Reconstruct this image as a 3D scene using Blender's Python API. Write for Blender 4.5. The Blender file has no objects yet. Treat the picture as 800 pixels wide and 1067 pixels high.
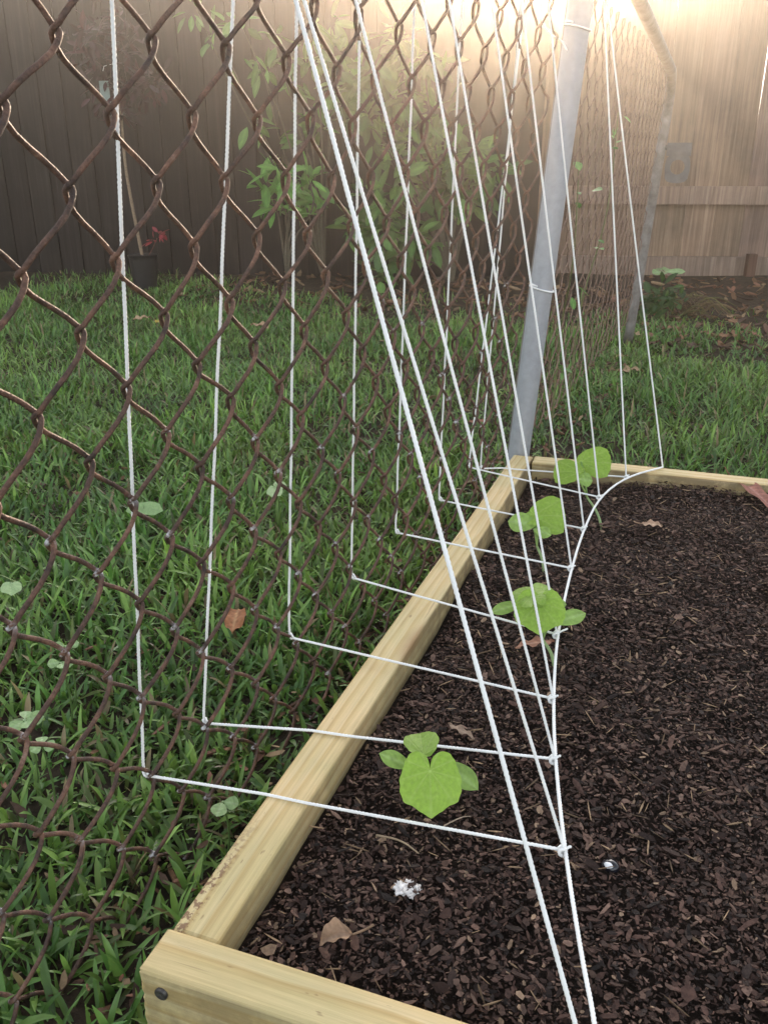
import bpy, bmesh, math, random
import numpy as np
from mathutils import Vector, Matrix
rng = np.random.default_rng(7); random.seed(7)
S = bpy.context.scene; COL = S.collection
R = math.radians

# ------------------------------------------------------------------ camera
FPX, PITCH, YAW, HC = 925.0, R(22.5), R(20.2), 0.67
cam = bpy.data.objects.new('camera', bpy.data.cameras.new('camera')); COL.objects.link(cam)
cam.location = (0, 0, HC); cam.rotation_euler = (R(90)-PITCH, 0, YAW)
cam.data.sensor_fit = 'VERTICAL'; cam.data.sensor_height = 36; cam.data.lens = FPX/1067*36
cam.data.clip_start = .02; cam.data.clip_end = 300
S.camera = cam
CAMP = np.array([0, 0, HC])

def ray(x, y):
    u, v = x-400, y-533.5
    h = FPX*math.cos(PITCH)-v*math.sin(PITCH); d = FPX*math.sin(PITCH)+v*math.cos(PITCH)
    return np.array([u*math.cos(YAW)-h*math.sin(YAW), u*math.sin(YAW)+h*math.cos(YAW), -d])
def at_z(x, y, z):                       # point of a level plane seen along that line of sight
    r = ray(x, y); return CAMP+r*((z-HC)/r[2])
def at_plane(x, y, P, n):
    r = ray(x, y); return CAMP+r*(np.dot(np.array(P)-CAMP, n)/np.dot(r, n))

# ------------------------------------------------------------------ tagging
def tag(o, label=None, cat=None, group=None, kind=None):
    if label: o['label'] = label
    if cat: o['category'] = cat
    if group: o['group'] = group
    if kind: o['kind'] = kind
    return o
def empty(name, loc, label=None, cat=None, group=None):
    o = bpy.data.objects.new(name, None); COL.objects.link(o); o.location = Vector([float(v) for v in loc]); o.empty_display_size = .05
    return tag(o, label, cat, group)

class MB:
    """collects vertices, faces and one colour per vertex"""
    def __init__(s): s.v = []; s.c = []; s.f4 = []; s.f3 = []; s.n = 0
    def add(s, V, F, c=(1, 1, 1)):
        V = np.asarray(V, float).reshape(-1, 3); F = np.asarray(F, int)
        s.v.append(V)
        c = np.asarray(c, float)
        if c.ndim == 1: c = np.tile(c[:3], (len(V), 1))
        s.c.append(c[:, :3])
        if len(F): (s.f4 if F.shape[1] == 4 else s.f3).append(F+s.n)
        s.n += len(V)
    def tube(s, P, r, k=8, c=(1, 1, 1), cap=True, twist=None):
        P = np.asarray(P, float); n = len(P); r = np.broadcast_to(np.asarray(r, float), (n,))
        T = np.gradient(P, axis=0); T /= np.linalg.norm(T, axis=1)[:, None]+1e-12
        ref = np.array([1., .13, .07]) if abs(T[:, 0]).mean() < .7 else np.array([.07, .13, 1.])
        A = np.cross(T, ref); A /= np.linalg.norm(A, axis=1)[:, None]; B = np.cross(T, A)
        th = np.arange(k)*2*math.pi/k
        rr = np.tile(r[:, None], (1, k))
        if twist:
            L = np.concatenate([[0], np.cumsum(np.linalg.norm(np.diff(P, axis=0), axis=1))])
            rr = rr*(1+.16*np.cos(3*(th[None, :]-2*math.pi*L[:, None]/twist)))
        V = P[:, None, :]+rr[:, :, None]*(A[:, None, :]*np.cos(th)[None, :, None]+B[:, None, :]*np.sin(th)[None, :, None])
        V = V.reshape(-1, 3)
        i = np.arange(n-1)[:, None]*k; j = np.arange(k)[None, :]; j2 = (j+1) % k
        F = np.stack([i+j, i+j2, i+k+j2, i+k+j], -1).reshape(-1, 4)
        c = np.asarray(c, float)
        if c.ndim == 2: c = np.repeat(c, k, axis=0)
        base = s.n
        s.add(V, F, c)
        if cap:
            for e, ring in ((0, np.arange(k)[::-1]), (n-1, (n-1)*k+np.arange(k))):
                s.v.append(P[e:e+1]); s.c.append((c[e*k] if c.ndim == 2 else c)[None, :3]); ci = s.n; s.n += 1
                s.f3.append(np.stack([np.full(k, ci), base+ring, base+np.roll(ring, -1)], -1))
    def build(s, name, mat, parent=None, smooth=True):
        me = bpy.data.meshes.new(name)
        V = np.concatenate(s.v) if s.v else np.zeros((0, 3))
        if parent is not None:
            V = V-np.array(parent.matrix_world.translation if parent.parent is None and False else world_loc(parent))
        F4 = np.concatenate(s.f4) if s.f4 else np.zeros((0, 4), int)
        F3 = np.concatenate(s.f3) if s.f3 else np.zeros((0, 3), int)
        me.vertices.add(len(V)); me.vertices.foreach_set('co', V.astype(np.float32).ravel())
        me.loops.add(F4.size+F3.size); me.loops.foreach_set('vertex_index', np.concatenate([F4.ravel(), F3.ravel()]).astype(np.int32))
        me.polygons.add(len(F4)+len(F3))
        st = np.concatenate([np.arange(len(F4))*4, len(F4)*4+np.arange(len(F3))*3])
        me.polygons.foreach_set('loop_start', st.astype(np.int32))
        me.polygons.foreach_set('use_smooth', np.full(len(st), smooth))
        C = np.concatenate(s.c) if s.c else np.zeros((0, 3))
        a = me.color_attributes.new('Col', 'FLOAT_COLOR', 'POINT')
        a.data.foreach_set('color', np.concatenate([C, np.ones((len(C), 1))], 1).astype(np.float32).ravel())
        me.update(calc_edges=True); me.validate()
        me.materials.append(mat)
        o = bpy.data.objects.new(name, me); COL.objects.link(o)
        if parent is not None: o.parent = parent
        return o
def world_loc(o):
    v = Vector(o.location)
    while o.parent is not None: o = o.parent; v = v+Vector(o.location)
    return v

# ------------------------------------------------------------------ materials
def mat(name):
    m = bpy.data.materials.new(name); m.use_nodes = True; nt = m.node_tree
    b = nt.nodes['Principled BSDF']
    def N(t, **k):
        n = nt.nodes.new(t)
        for a, v in k.items(): setattr(n, a, v)
        return n
    L = nt.links.new
    return m, nt, b, N, L
def ramp(N, stops, interp='LINEAR'):
    r = N('ShaderNodeValToRGB'); e = r.color_ramp.elements; r.color_ramp.interpolation = interp
    while len(e) < len(stops): e.new(.5)
    for q, (p, c) in zip(e, stops): q.position = p; q.color = (*c, 1)
    return r
def noise(N, L, vec, scale, detail=4, rough=.6, dist=0):
    n = N('ShaderNodeTexNoise'); n.inputs['Scale'].default_value = scale; n.inputs['Detail'].default_value = detail
    n.inputs['Roughness'].default_value = rough; n.inputs['Distortion'].default_value = dist
    if vec is not None: L(vec, n.inputs['Vector'])
    return n
def mixc(N, L, f, a, b, blend='MIX'):
    m = N('ShaderNodeMix', data_type='RGBA', blend_type=blend)
    for s, v in ((0, f), (6, a), (7, b)):
        if isinstance(v, (int, float)): m.inputs[s].default_value = v
        elif isinstance(v, tuple): m.inputs[s].default_value = (*v, 1)
        else: L(v, m.inputs[s])
    return m.outputs[2]
def bump(N, L, b, h, strength, dist):
    n = N('ShaderNodeBump'); n.inputs['Strength'].default_value = strength; n.inputs['Distance'].default_value = dist
    L(h, n.inputs['Height']); L(n.outputs[0], b.inputs['Normal'])

def attr_mat(name, rough=.6, trans=0., nscale=60, namp=.35, bumps=0., spec=.35):
    m, nt, b, N, L = mat(name)
    a = N('ShaderNodeAttribute', attribute_name='Col'); g = N('ShaderNodeNewGeometry')
    n = noise(N, L, g.outputs['Position'], nscale, 3)
    r = ramp(N, [(.25, (1-namp,)*3), (.75, (1+namp,)*3)]); L(n.outputs[0], r.inputs[0])
    c = mixc(N, L, 1.0, a.outputs['Color'], r.outputs[0], 'MULTIPLY')
    L(c, b.inputs['Base Color']); b.inputs['Roughness'].default_value = rough; b.inputs['Specular IOR Level'].default_value = spec
    if bumps: bump(N, L, b, n.outputs[0], bumps, .002)
    if trans:
        t = N('ShaderNodeBsdfTranslucent'); L(c, t.inputs['Color'])
        x = N('ShaderNodeMixShader'); x.inputs[0].default_value = trans
        L(b.outputs[0], x.inputs[1]); L(t.outputs[0], x.inputs[2]); L(x.outputs[0], nt.nodes['Material Output'].inputs[0])
    return m

M = {}
M['leaf'] = attr_mat('leaf', .5, .3, 260, .14, .25)
M['grass'] = attr_mat('grass_blade', .42, .25, 25, .35, 0, .5)
M['dry'] = attr_mat('dry_leaf', .75, .1, 140, .35, .3, .2)
M['chip'] = attr_mat('bark_chip', .8, 0, 260, .45, .5, .25)
M['bark'] = attr_mat('stem_bark', .75, 0, 120, .3, .3)
M['plain'] = attr_mat('plain', .5, 0, 80, .12, .1)

# rusty wire: the colour's red channel says how much zinc is left on the knuckle
m, nt, b, N, L = mat('rusty_wire'); g = N('ShaderNodeNewGeometry')
n1 = noise(N, L, g.outputs['Position'], 60, 5); n2 = noise(N, L, g.outputs['Position'], 420, 3)
r1 = ramp(N, [(.32, (.040, .025, .020)), (.48, (.10, .054, .038)), (.62, (.17, .085, .055)), (.74, (.24, .15, .11))]); L(n1.outputs[0], r1.inputs[0])
r2 = ramp(N, [(.3, (.62,)*3), (.75, (1.3,)*3)]); L(n2.outputs[0], r2.inputs[0])
rust = mixc(N, L, 1.0, r1.outputs[0], r2.outputs[0], 'MULTIPLY')
a = N('ShaderNodeAttribute', attribute_name='Col'); sx = N('ShaderNodeSeparateColor'); L(a.outputs['Color'], sx.inputs[0])
ad = N('ShaderNodeMath', operation='MULTIPLY'); L(sx.outputs[0], ad.inputs[0])
rz = ramp(N, [(.46, (0, 0, 0)), (.60, (1, 1, 1))]); nz = noise(N, L, g.outputs['Position'], 170, 2); L(nz.outputs[0], rz.inputs[0]); L(rz.outputs[0], ad.inputs[1])
L(mixc(N, L, ad.outputs[0], rust, (.62, .62, .64)), b.inputs['Base Color'])
b.inputs['Roughness'].default_value = .72; b.inputs['Specular IOR Level'].default_value = .4
bump(N, L, b, n2.outputs[0], .8, .0014); M['rust'] = m

def metal(name, c0, c1, rough, metallic, scale=40):
    m, nt, b, N, L = mat(name); g = N('ShaderNodeNewGeometry')
    n = noise(N, L, g.outputs['Position'], scale, 5, .65); r = ramp(N, [(.3, c0), (.7, c1)]); L(n.outputs[0], r.inputs[0])
    L(r.outputs[0], b.inputs['Base Color']); b.inputs['Roughness'].default_value = rough; b.inputs['Metallic'].default_value = metallic
    bump(N, L, b, n.outputs[0], .12, .001); return m
M['galv'] = metal('galvanised_steel', (.36, .37, .41), (.44, .46, .50), .5, .35, 70)
M['galvold'] = metal('old_galvanised_steel', (.15, .13, .12), (.29, .27, .26), .6, .35, 30)
M['latch'] = metal('dull_latch_steel', (.10, .095, .095), (.17, .16, .16), .6, .3, 25)
M['screw'] = metal('dark_screw', (.05, .045, .045), (.12, .11, .10), .5, .6, 300)

M['gatewire'] = metal('dull_gate_wire', (.10, .055, .038), (.24, .15, .11), .75, .05, 120)
# cord
m, nt, b, N, L = mat('white_cord'); g = N('ShaderNodeNewGeometry')
n = noise(N, L, g.outputs['Position'], 35, 4); r = ramp(N, [(.3, (.80, .80, .78)), (.7, (.90, .90, .89))]); L(n.outputs[0], r.inputs[0])
L(r.outputs[0], b.inputs['Base Color']); b.inputs['Roughness'].default_value = .6; b.inputs['Subsurface Weight'].default_value = 0
M['cord'] = m

# new lumber, grain along local X
def lumber(name, seed):
    m, nt, b, N, L = mat(name)
    tc = N('ShaderNodeTexCoord'); mp = N('ShaderNodeMapping'); L(tc.outputs['Object'], mp.inputs['Vector'])
    mp.inputs['Location'].default_value = (seed*.37, .013+.004*seed, -.06-.01*seed)
    mp.inputs['Rotation'].default_value = (0, R(2.2), R(1.6+.5*seed))
    mp.inputs['Scale'].default_value = (.28, 1, 1)
    w = N('ShaderNodeTexWave', wave_type='RINGS', rings_direction='X', wave_profile='SAW'); L(mp.outputs[0], w.inputs['Vector'])
    w.inputs['Scale'].default_value = 26; w.inputs['Distortion'].default_value = 4.5; w.inputs['Detail'].default_value = 3; w.inputs['Detail Scale'].default_value = .5
    r = ramp(N, [(0, (.66, .53, .31)), (.55, (.63, .49, .26)), (.86, (.545, .39, .18)), (1, (.63, .49, .27))]); L(w.outputs[0], r.inputs[0])
    mp2 = N('ShaderNodeMapping'); L(tc.outputs['Object'], mp2.inputs['Vector']); mp2.inputs['Scale'].default_value = (9, 420, 420)
    n2 = noise(N, L, mp2.outputs[0], 1, 4, .7); r2 = ramp(N, [(.25, (.78, .76, .72)), (.7, (1.05, 1.05, 1.05))]); L(n2.outputs[0], r2.inputs[0])
    c = mixc(N, L, 1.0, r.outputs[0], r2.outputs[0], 'MULTIPLY')
    n3 = noise(N, L, tc.outputs['Object'], 9, 4); r3 = ramp(N, [(.35, (.86, .90, .84)), (.65, (1.04, 1.0, .96))]); L(n3.outputs[0], r3.inputs[0])
    c = mixc(N, L, 1.0, c, r3.outputs[0], 'MULTIPLY')
    # small dark sap marks and scuffs
    mp4 = N('ShaderNodeMapping'); L(tc.outputs['Object'], mp4.inputs['Vector']); mp4.inputs['Scale'].default_value = (38, 130, 130)
    n4 = noise(N, L, mp4.outputs[0], 1, 3, .55); r4 = ramp(N, [(.69, (0, 0, 0)), (.74, (1, 1, 1))]); L(n4.outputs[0], r4.inputs[0])
    f = N('ShaderNodeMath', operation='MULTIPLY'); f.inputs[1].default_value = .55; L(r4.outputs[0], f.inputs[0])
    c = mixc(N, L, f.outputs[0], c, (.16, .085, .04))
    a = N('ShaderNodeAttribute', attribute_name='Col'); sx = N('ShaderNodeSeparateColor'); L(a.outputs['Color'], sx.inputs[0])
    c = mixc(N, L, sx.outputs[0], c, (.13, .06, .035))
    so = N('ShaderNodeSeparateXYZ'); L(tc.outputs['Object'], so.inputs[0])
    def rng_(o, lo, hi):
        q = N('ShaderNodeMapRange'); q.inputs[1].default_value = lo; q.inputs[2].default_value = hi; L(o, q.inputs[0]); return q.outputs[0]
    def mul_(p, q):
        n = N('ShaderNodeMath', operation='MULTIPLY')
        for k, v in enumerate((p, q)):
            if isinstance(v, float): n.inputs[k].default_value = v
            else: L(v, n.inputs[k])
        return n.outputs[0]
    n5 = noise(N, L, tc.outputs['Object'], 34, 5, .7); splash = mul_(mul_(rng_(n5.outputs[0], .44, .60), rng_(so.outputs[2], .035, -.035)), .75)   # soil splashed on the lower faces
    c = mixc(N, L, splash, c, (.07, .048, .034))
    if seed == 1:                                           # dark sap streak at the near end
        n6 = noise(N, L, tc.outputs['Object'], 210, 3, .6)
        sap = mul_(mul_(mul_(rng_(so.outputs[0], -.44, -.52), rng_(so.outputs[1], .007, .0115)), rng_(n6.outputs[0], .48, .56)), .8)
        c = mixc(N, L, sap, c, (.15, .06, .035))
    damp_shade = mul_(mul_(rng_(so.outputs[1], -.0172, -.0186), rng_(n5.outputs[0], .25, .55)), .72)      # inner face: shade painted into the colour, plus wet soil stain
    c = mixc(N, L, damp_shade, c, (.13, .095, .055))
    mc = N('ShaderNodeMapping'); L(tc.outputs['Object'], mc.inputs['Vector']); mc.inputs['Scale'].default_value = (7, 330, 330); mc.inputs['Location'].default_value = (seed*3.1, 0, 0)
    nc = noise(N, L, mc.outputs[0], 1, 2, .5); c = mixc(N, L, mul_(rng_(nc.outputs[0], .685, .73), .5), c, (.20, .12, .06))     # fine drying checks
    # knots
    mk = N('ShaderNodeMapping'); L(tc.outputs['Object'], mk.inputs['Vector']); mk.inputs['Scale'].default_value = (3.1, 9, 9); mk.inputs['Location'].default_value = (seed*.71+.3, seed*.33, seed*.2)
    vk = N('ShaderNodeTexVoronoi'); vk.inputs['Scale'].default_value = 1.0; L(mk.outputs[0], vk.inputs['Vector'])
    c = mixc(N, L, mul_(rng_(vk.outputs['Distance'], .21, .09), .7), c, (.27, .14, .06))
    L(c, b.inputs['Base Color']); b.inputs['Roughness'].default_value = .62; b.inputs['Specular IOR Level'].default_value = .3
    bump(N, L, b, n2.outputs[0], .25, .0007)
    return m

# weathered fence boards, grain along Z
def old_boards(name, stops, seed):
    m, nt, b, N, L = mat(name)
    g = N('ShaderNodeNewGeometry'); mp = N('ShaderNodeMapping'); L(g.outputs['Position'], mp.inputs['Vector']); mp.inputs['Scale'].default_value = (60, 60, 2.2)
    mp.inputs['Location'].default_value = (seed, seed*2, 0)
    n = noise(N, L, mp.outputs[0], 1, 6, .65, .6); r = ramp(N, stops); L(n.outputs[0], r.inputs[0])
    n2 = noise(N, L, g.outputs['Position'], 3.5, 5); r2 = ramp(N, [(.3, (.65, .66, .68)), (.7, (1.2, 1.15, 1.1))]); L(n2.outputs[0], r2.inputs[0])
    a = N('ShaderNodeAttribute', attribute_name='Col')
    c = mixc(N, L, 1.0, r.outputs[0], r2.outputs[0], 'MULTIPLY'); c = mixc(N, L, 1.0, c, a.outputs['Color'], 'MULTIPLY')
    L(c, b.inputs['Base Color']); b.inputs['Roughness'].default_value = .85; b.inputs['Specular IOR Level'].default_value = .2
    bump(N, L, b, n.outputs[0], .5, .003); return m
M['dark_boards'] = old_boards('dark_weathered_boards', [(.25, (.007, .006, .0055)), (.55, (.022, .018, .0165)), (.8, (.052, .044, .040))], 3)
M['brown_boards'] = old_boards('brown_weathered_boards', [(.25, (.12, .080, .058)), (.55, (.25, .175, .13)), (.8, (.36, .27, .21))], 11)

def earth(name, stops, scale, bs, bd):
    m, nt, b, N, L = mat(name); g = N('ShaderNodeNewGeometry')
    n = noise(N, L, g.outputs['Position'], scale, 8, .7); r = ramp(N, stops); L(n.outputs[0], r.inputs[0])
    n2 = noise(N, L, g.outputs['Position'], 2.2, 4); r2 = ramp(N, [(.35, (.7, .75, .7)), (.65, (1.2, 1.1, 1.05))]); L(n2.outputs[0], r2.inputs[0])
    L(mixc(N, L, 1.0, r.outputs[0], r2.outputs[0], 'MULTIPLY'), b.inputs['Base Color']); b.inputs['Roughness'].default_value = .95; b.inputs['Specular IOR Level'].default_value = .1
    bump(N, L, b, n.outputs[0], bs, bd); return m
M['ground'] = earth('bare_earth', [(.3, (.022, .018, .013)), (.5, (.050, .038, .028)), (.72, (.095, .072, .054))], 45, .9, .012)
M['soil'] = earth('dark_bed_soil', [(.3, (.008, .006, .005)), (.6, (.022, .015, .012)), (.8, (.045, .032, .025))], 140, 1, .006)

# ------------------------------------------------------------------ light
EL, AZ = R(12.6), R(11.7)
sd = Vector((-math.sin(AZ)*math.cos(EL), math.cos(AZ)*math.cos(EL), math.sin(EL)))
sun = bpy.data.objects.new('sun', bpy.data.lights.new('sun', 'SUN')); COL.objects.link(sun)
sun.data.energy = 3.2; sun.data.angle = R(.5); sun.data.color = (1, .78, .56)
sun.rotation_euler = sd.to_track_quat('Z', 'Y').to_euler(); sun.location = (0, 0, 6)
W = bpy.data.worlds.new('World'); S.world = W; W.use_nodes = True
wn = W.node_tree.nodes; sky = wn.new('ShaderNodeTexSky'); sky.sky_type = 'NISHITA'; sky.sun_disc = False
sky.sun_elevation = EL; sky.sun_rotation = -AZ; sky.air_density = 1.0; sky.dust_density = 2.0; sky.ozone_density = 1.0
hs = wn.new('ShaderNodeHueSaturation'); hs.inputs['Saturation'].default_value = .35    # thin cloud: a paler sky
W.node_tree.links.new(sky.outputs[0], hs.inputs['Color']); W.node_tree.links.new(hs.outputs[0], wn['Background'].inputs[0]); wn['Background'].inputs[1].default_value = .15
S.view_settings.view_transform = 'Standard'; S.view_settings.look = 'None'; S.view_settings.gamma = 1; S.view_settings.exposure = 2.0
S.cycles.use_denoising = True; S.cycles.volume_bounces = 0; S.cycles.max_bounces = 6; S.cycles.diffuse_bounces = 3; S.cycles.transparent_max_bounces = 4

# ------------------------------------------------------------------ fields
def vnoise(x, y, s, seed=0):
    """smooth value noise, roughly -1..1"""
    x = np.asarray(x, float)/s+seed*17.3; y = np.asarray(y, float)/s+seed*9.1
    xi = np.floor(x); yi = np.floor(y); fx = x-xi; fy = y-yi; fx = fx*fx*(3-2*fx); fy = fy*fy*(3-2*fy)
    def h(a, b):
        t = np.sin(a*127.1+b*311.7+seed*74.7)*43758.5453; return (t-np.floor(t))*2-1
    return (h(xi, yi)*(1-fx)+h(xi+1, yi)*fx)*(1-fy)+(h(xi, yi+1)*(1-fx)+h(xi+1, yi+1)*fx)*fy
def fence_x(Y, z): return -.43+.09*(Y-.537)+.08*(z-.14)
def back_y(X): return np.where(np.asarray(X) > -1.0, 5.25+.30*(np.asarray(X)+.29), 4.62+.27*(np.asarray(X)+1.9))
BX0, BX1, BY0, BY1 = -.3130, .92, .361, 1.5475     # outer plan of the bed
TOP, BT = .14, .038
def soil_z(x, y):
    z = .113+.008*vnoise(x, y, .16, 1)+.005*vnoise(x, y, .05, 2)
    z = z+.010*np.clip((np.asarray(x)+.12)/.25, 0, 1)*np.clip((np.asarray(y)-.9)/.6, 0, 1)
    z = z-.006*np.exp(-(np.asarray(x)+.275)/.03)
    return z
def ground_z(x, y): return .012*vnoise(x, y, .7, 5)+.006*vnoise(x, y, .2, 6)

# ------------------------------------------------------------------ ground
def sheet(xs, ys, zf):
    X, Y = np.meshgrid(xs, ys); V = np.stack([X, Y, zf(X, Y)], -1).reshape(-1, 3)
    nx = len(xs); i = np.arange(len(ys)-1)[:, None]*nx; j = np.arange(nx-1)[None, :]
    return V, np.stack([i+j, i+j+1, i+nx+j+1, i+nx+j], -1).reshape(-1, 4)
b_ = MB(); xs = np.concatenate([np.linspace(-20, -5, 12)[:-1], np.linspace(-5, 3.5, 110), np.linspace(3.5, 20, 12)[1:]])
ys = np.concatenate([np.linspace(-20, -.5, 12)[:-1], np.linspace(-.5, 7, 100), np.linspace(7, 20, 12)[1:]])
b_.add(*sheet(xs, ys, ground_z)); tag(b_.build('ground', M['ground']), kind='structure')

# ------------------------------------------------------------------ raised bed
bed = empty('raised_bed', ((BX0+BX1)/2, (BY0+BY1)/2, 0), 'new pale pine plank raised garden bed full of dark mulch', 'garden bed')
def board(name, A, B, t, z0, z1, mt, parent, stain=None, rough_end=False):
    """plank from A to B (plan points on its centre line), thickness t"""
    A = np.array(A, float); B = np.array(B, float); Lh = np.linalg.norm(B-A); ang = math.atan2(B[1]-A[1], B[0]-A[0])
    bm = bmesh.new(); bmesh.ops.create_cube(bm, size=1)
    bmesh.ops.scale(bm, vec=(Lh, t, z1-z0), verts=bm.verts)
    bmesh.ops.bevel(bm, geom=[e for e in bm.edges], offset=.0035, segments=2, profile=.5, affect='EDGES')
    for k in np.linspace(-Lh/2, Lh/2, 60)[1:-1]:
        bmesh.ops.bisect_plane(bm, geom=bm.verts[:]+bm.edges[:]+bm.faces[:], plane_co=(k, 0, 0), plane_no=(1, 0, 0))
    if rough_end:
        for k in np.linspace(-(z1-z0)/2, (z1-z0)/2, 34)[1:-1]:
            bmesh.ops.bisect_plane(bm, geom=bm.verts[:]+bm.edges[:]+bm.faces[:], plane_co=(0, 0, k), plane_no=(0, 0, 1))
        for v in bm.verts:
            if v.co.x < -Lh/2+.006: v.co.x += random.uniform(-.0014, .0010)
    for v in bm.verts:
        v.co.z += .0012*math.sin(v.co.x*4.1+A[0]*9)+.0006*math.sin(v.co.x*13+1); v.co.y += .0012*math.sin(v.co.x*3.3+A[1]*7)
    me = bpy.data.meshes.new(name); bm.to_mesh(me); bm.free()
    at = me.color_attributes.new('Col', 'FLOAT_COLOR', 'POINT')
    for i, v in enumerate(me.vertices):
        s = stain(v.co) if stain else 0
        at.data[i].color = (s, 0, 0, 1)
    for p in me.polygons: p.use_smooth = False
    me.materials.append(mt); o = bpy.data.objects.new(name, me); COL.objects.link(o); o.parent = parent
    pl = world_loc(parent)
    o.location = Vector(((A[0]+B[0])/2, (A[1]+B[1])/2, (z0+z1)/2))-pl; o.rotation_euler = (0, 0, ang)
    return o
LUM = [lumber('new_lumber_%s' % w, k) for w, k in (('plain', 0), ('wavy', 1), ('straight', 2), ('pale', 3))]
xl = BX0+BT/2
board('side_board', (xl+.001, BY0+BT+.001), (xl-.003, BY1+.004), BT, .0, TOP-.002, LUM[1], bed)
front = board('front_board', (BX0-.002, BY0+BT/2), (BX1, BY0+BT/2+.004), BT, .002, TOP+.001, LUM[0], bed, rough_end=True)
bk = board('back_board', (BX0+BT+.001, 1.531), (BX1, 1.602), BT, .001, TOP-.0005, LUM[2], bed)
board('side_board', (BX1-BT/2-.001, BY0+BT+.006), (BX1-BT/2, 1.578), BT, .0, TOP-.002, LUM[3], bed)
# screw head in the end of the front board
p0 = at_plane(168, 1036, (0, BY0-.0005, 0), (0, 1, 0))
scr = MB(); th = np.linspace(0, 2*math.pi, 13)[:-1]
ring = lambda r, y: np.stack([p0[0]+r*np.cos(th), np.full(12, y), p0[2]+r*np.sin(th)], -1)
V = np.concatenate([ring(.0048, BY0+.002), ring(.0050, BY0-.0012), ring(.0036, BY0-.0018), ring(.0014, BY0-.0008), ring(.0004, BY0-.0004)])
scr.add(V, np.array([[k*12+j, k*12+(j+1) % 12, (k+1)*12+(j+1) % 12, (k+1)*12+j] for k in range(4) for j in range(12)]))
scr.build('screw', M['screw'], front)
# (children of rotated boards keep world coordinates)
for o in bpy.data.objects:
    if o.name.startswith('screw'):
        o.matrix_parent_inverse = Matrix.Rotation(-front.rotation_euler.z, 4, 'Z')

b_ = MB(); b_.add(*sheet(np.linspace(BX0+BT-.004, BX1-BT+.004, 130), np.linspace(BY0+BT-.004, BY1+.025, 130), lambda x, y: soil_z(x, y)-.004))
tag(b_.build('soil', M['soil']), kind='structure')

# bark mulch
pal = np.array([(.022, .012, .009), (.037, .020, .015), (.060, .034, .025), (.014, .009, .0075), (.090, .055, .041), (.030, .016, .012), (.046, .025, .019)])
def chips(mb, x, y, size, zoff, tilt, colr, elong=(1.2, 3.2), zf=soil_z):
    n = len(x); k = 6
    el = rng.uniform(*elong, n); a = size*np.sqrt(el); w = size/np.sqrt(el)
    th = (np.arange(k)*2*math.pi/k)[None, :]+rng.uniform(-.35, .35, (n, k)); rr = rng.uniform(.75, 1.15, (n, k))
    px, py = a[:, None]*np.cos(th)*rr, w[:, None]*np.sin(th)*rr
    h = size*rng.uniform(.12, .34, n)
    top = np.stack([px, py, np.tile(h[:, None]/2, (1, k))+rng.uniform(-.1, .1, (n, k))*size[:, None]*.5], -1); bot = np.stack([px*.86, py*.86, np.tile(-h[:, None]/2, (1, k))], -1)
    P = np.concatenate([top, bot, np.stack([np.zeros((n, 1)), np.zeros((n, 1)), h[:, None]*rng.uniform(.4, .75, (n, 1))], -1)], 1)
    yaw = rng.uniform(0, 2*math.pi, n); tx = rng.normal(0, tilt, n); ty = rng.normal(0, tilt, n)
    def rot(P, ang, i, j):
        c, s = np.cos(ang)[:, None], np.sin(ang)[:, None]; A, B = P[:, :, i].copy(), P[:, :, j].copy()
        P[:, :, i] = A*c-B*s; P[:, :, j] = A*s+B*c
    rot(P, tx, 1, 2); rot(P, ty, 2, 0); rot(P, yaw, 0, 1)
    P[:, :, 0] += x[:, None]; P[:, :, 1] += y[:, None]; P[:, :, 2] += (zf(x, y)+zoff)[:, None]
    j = np.arange(k); j2 = (j+1) % k
    Fs = np.stack([j+k, j2+k, j2, j], -1); Ft = np.stack([j, j2, np.full(k, 2*k)], -1)
    off = (np.arange(n)*(2*k+1))[:, None, None]
    base = mb.n
    C = np.repeat(colr, 2*k+1, axis=0)
    mb.add(P.reshape(-1, 3), (Fs[None]+off).reshape(-1, 4), C)
    mb.f3.append((Ft[None]+off).reshape(-1, 3)+base)
mul = MB()
def scatter(n, x0, x1, y0, y1): return rng.uniform(x0, x1, n), rng.uniform(y0, y1, n)
xi0, xi1, yi0, yi1 = BX0+BT+.006, BX1-BT-.006, BY0+BT+.006, BY1-.004
for (n, X0, X1, s0, s1, zo) in ((62000, xi0, .31, .0009, .0019, .0005), (24000, xi0, .31, .0015, .0036, .0025), (900, xi0, .31, .0034, .0062, .004), (30000, .31, xi1, .0018, .0045, .0015)):
    x, y = scatter(n, X0, X1, yi0, yi1); sz = s0+(s1-s0)*rng.random(n)**1.6
    c = pal[rng.integers(0, len(pal), n)]*rng.uniform(.6, 2.3, (n, 1))
    ok = rng.random(n) < .035; c[ok] = np.array([.24, .16, .105])*rng.uniform(.6, 1.3, (ok.sum(), 1))
    chips(mul, x, y, sz, zo+rng.uniform(-.002, .003, n), .33, c)
n = 520; x, y = scatter(n, xi0, .34, yi0, yi1)      # pale shreds
c = np.array([.30, .20, .12])*rng.uniform(.35, 1.2, (n, 1)); chips(mul, x, y, rng.uniform(.0014, .003, n), .005+rng.uniform(0, .003, n), .3, c, (6, 22))
tag(mul.build('bark_mulch', M['chip'], smooth=False), 'dark brown shredded bark mulch covering the bed', 'mulch', kind='stuff')

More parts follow.
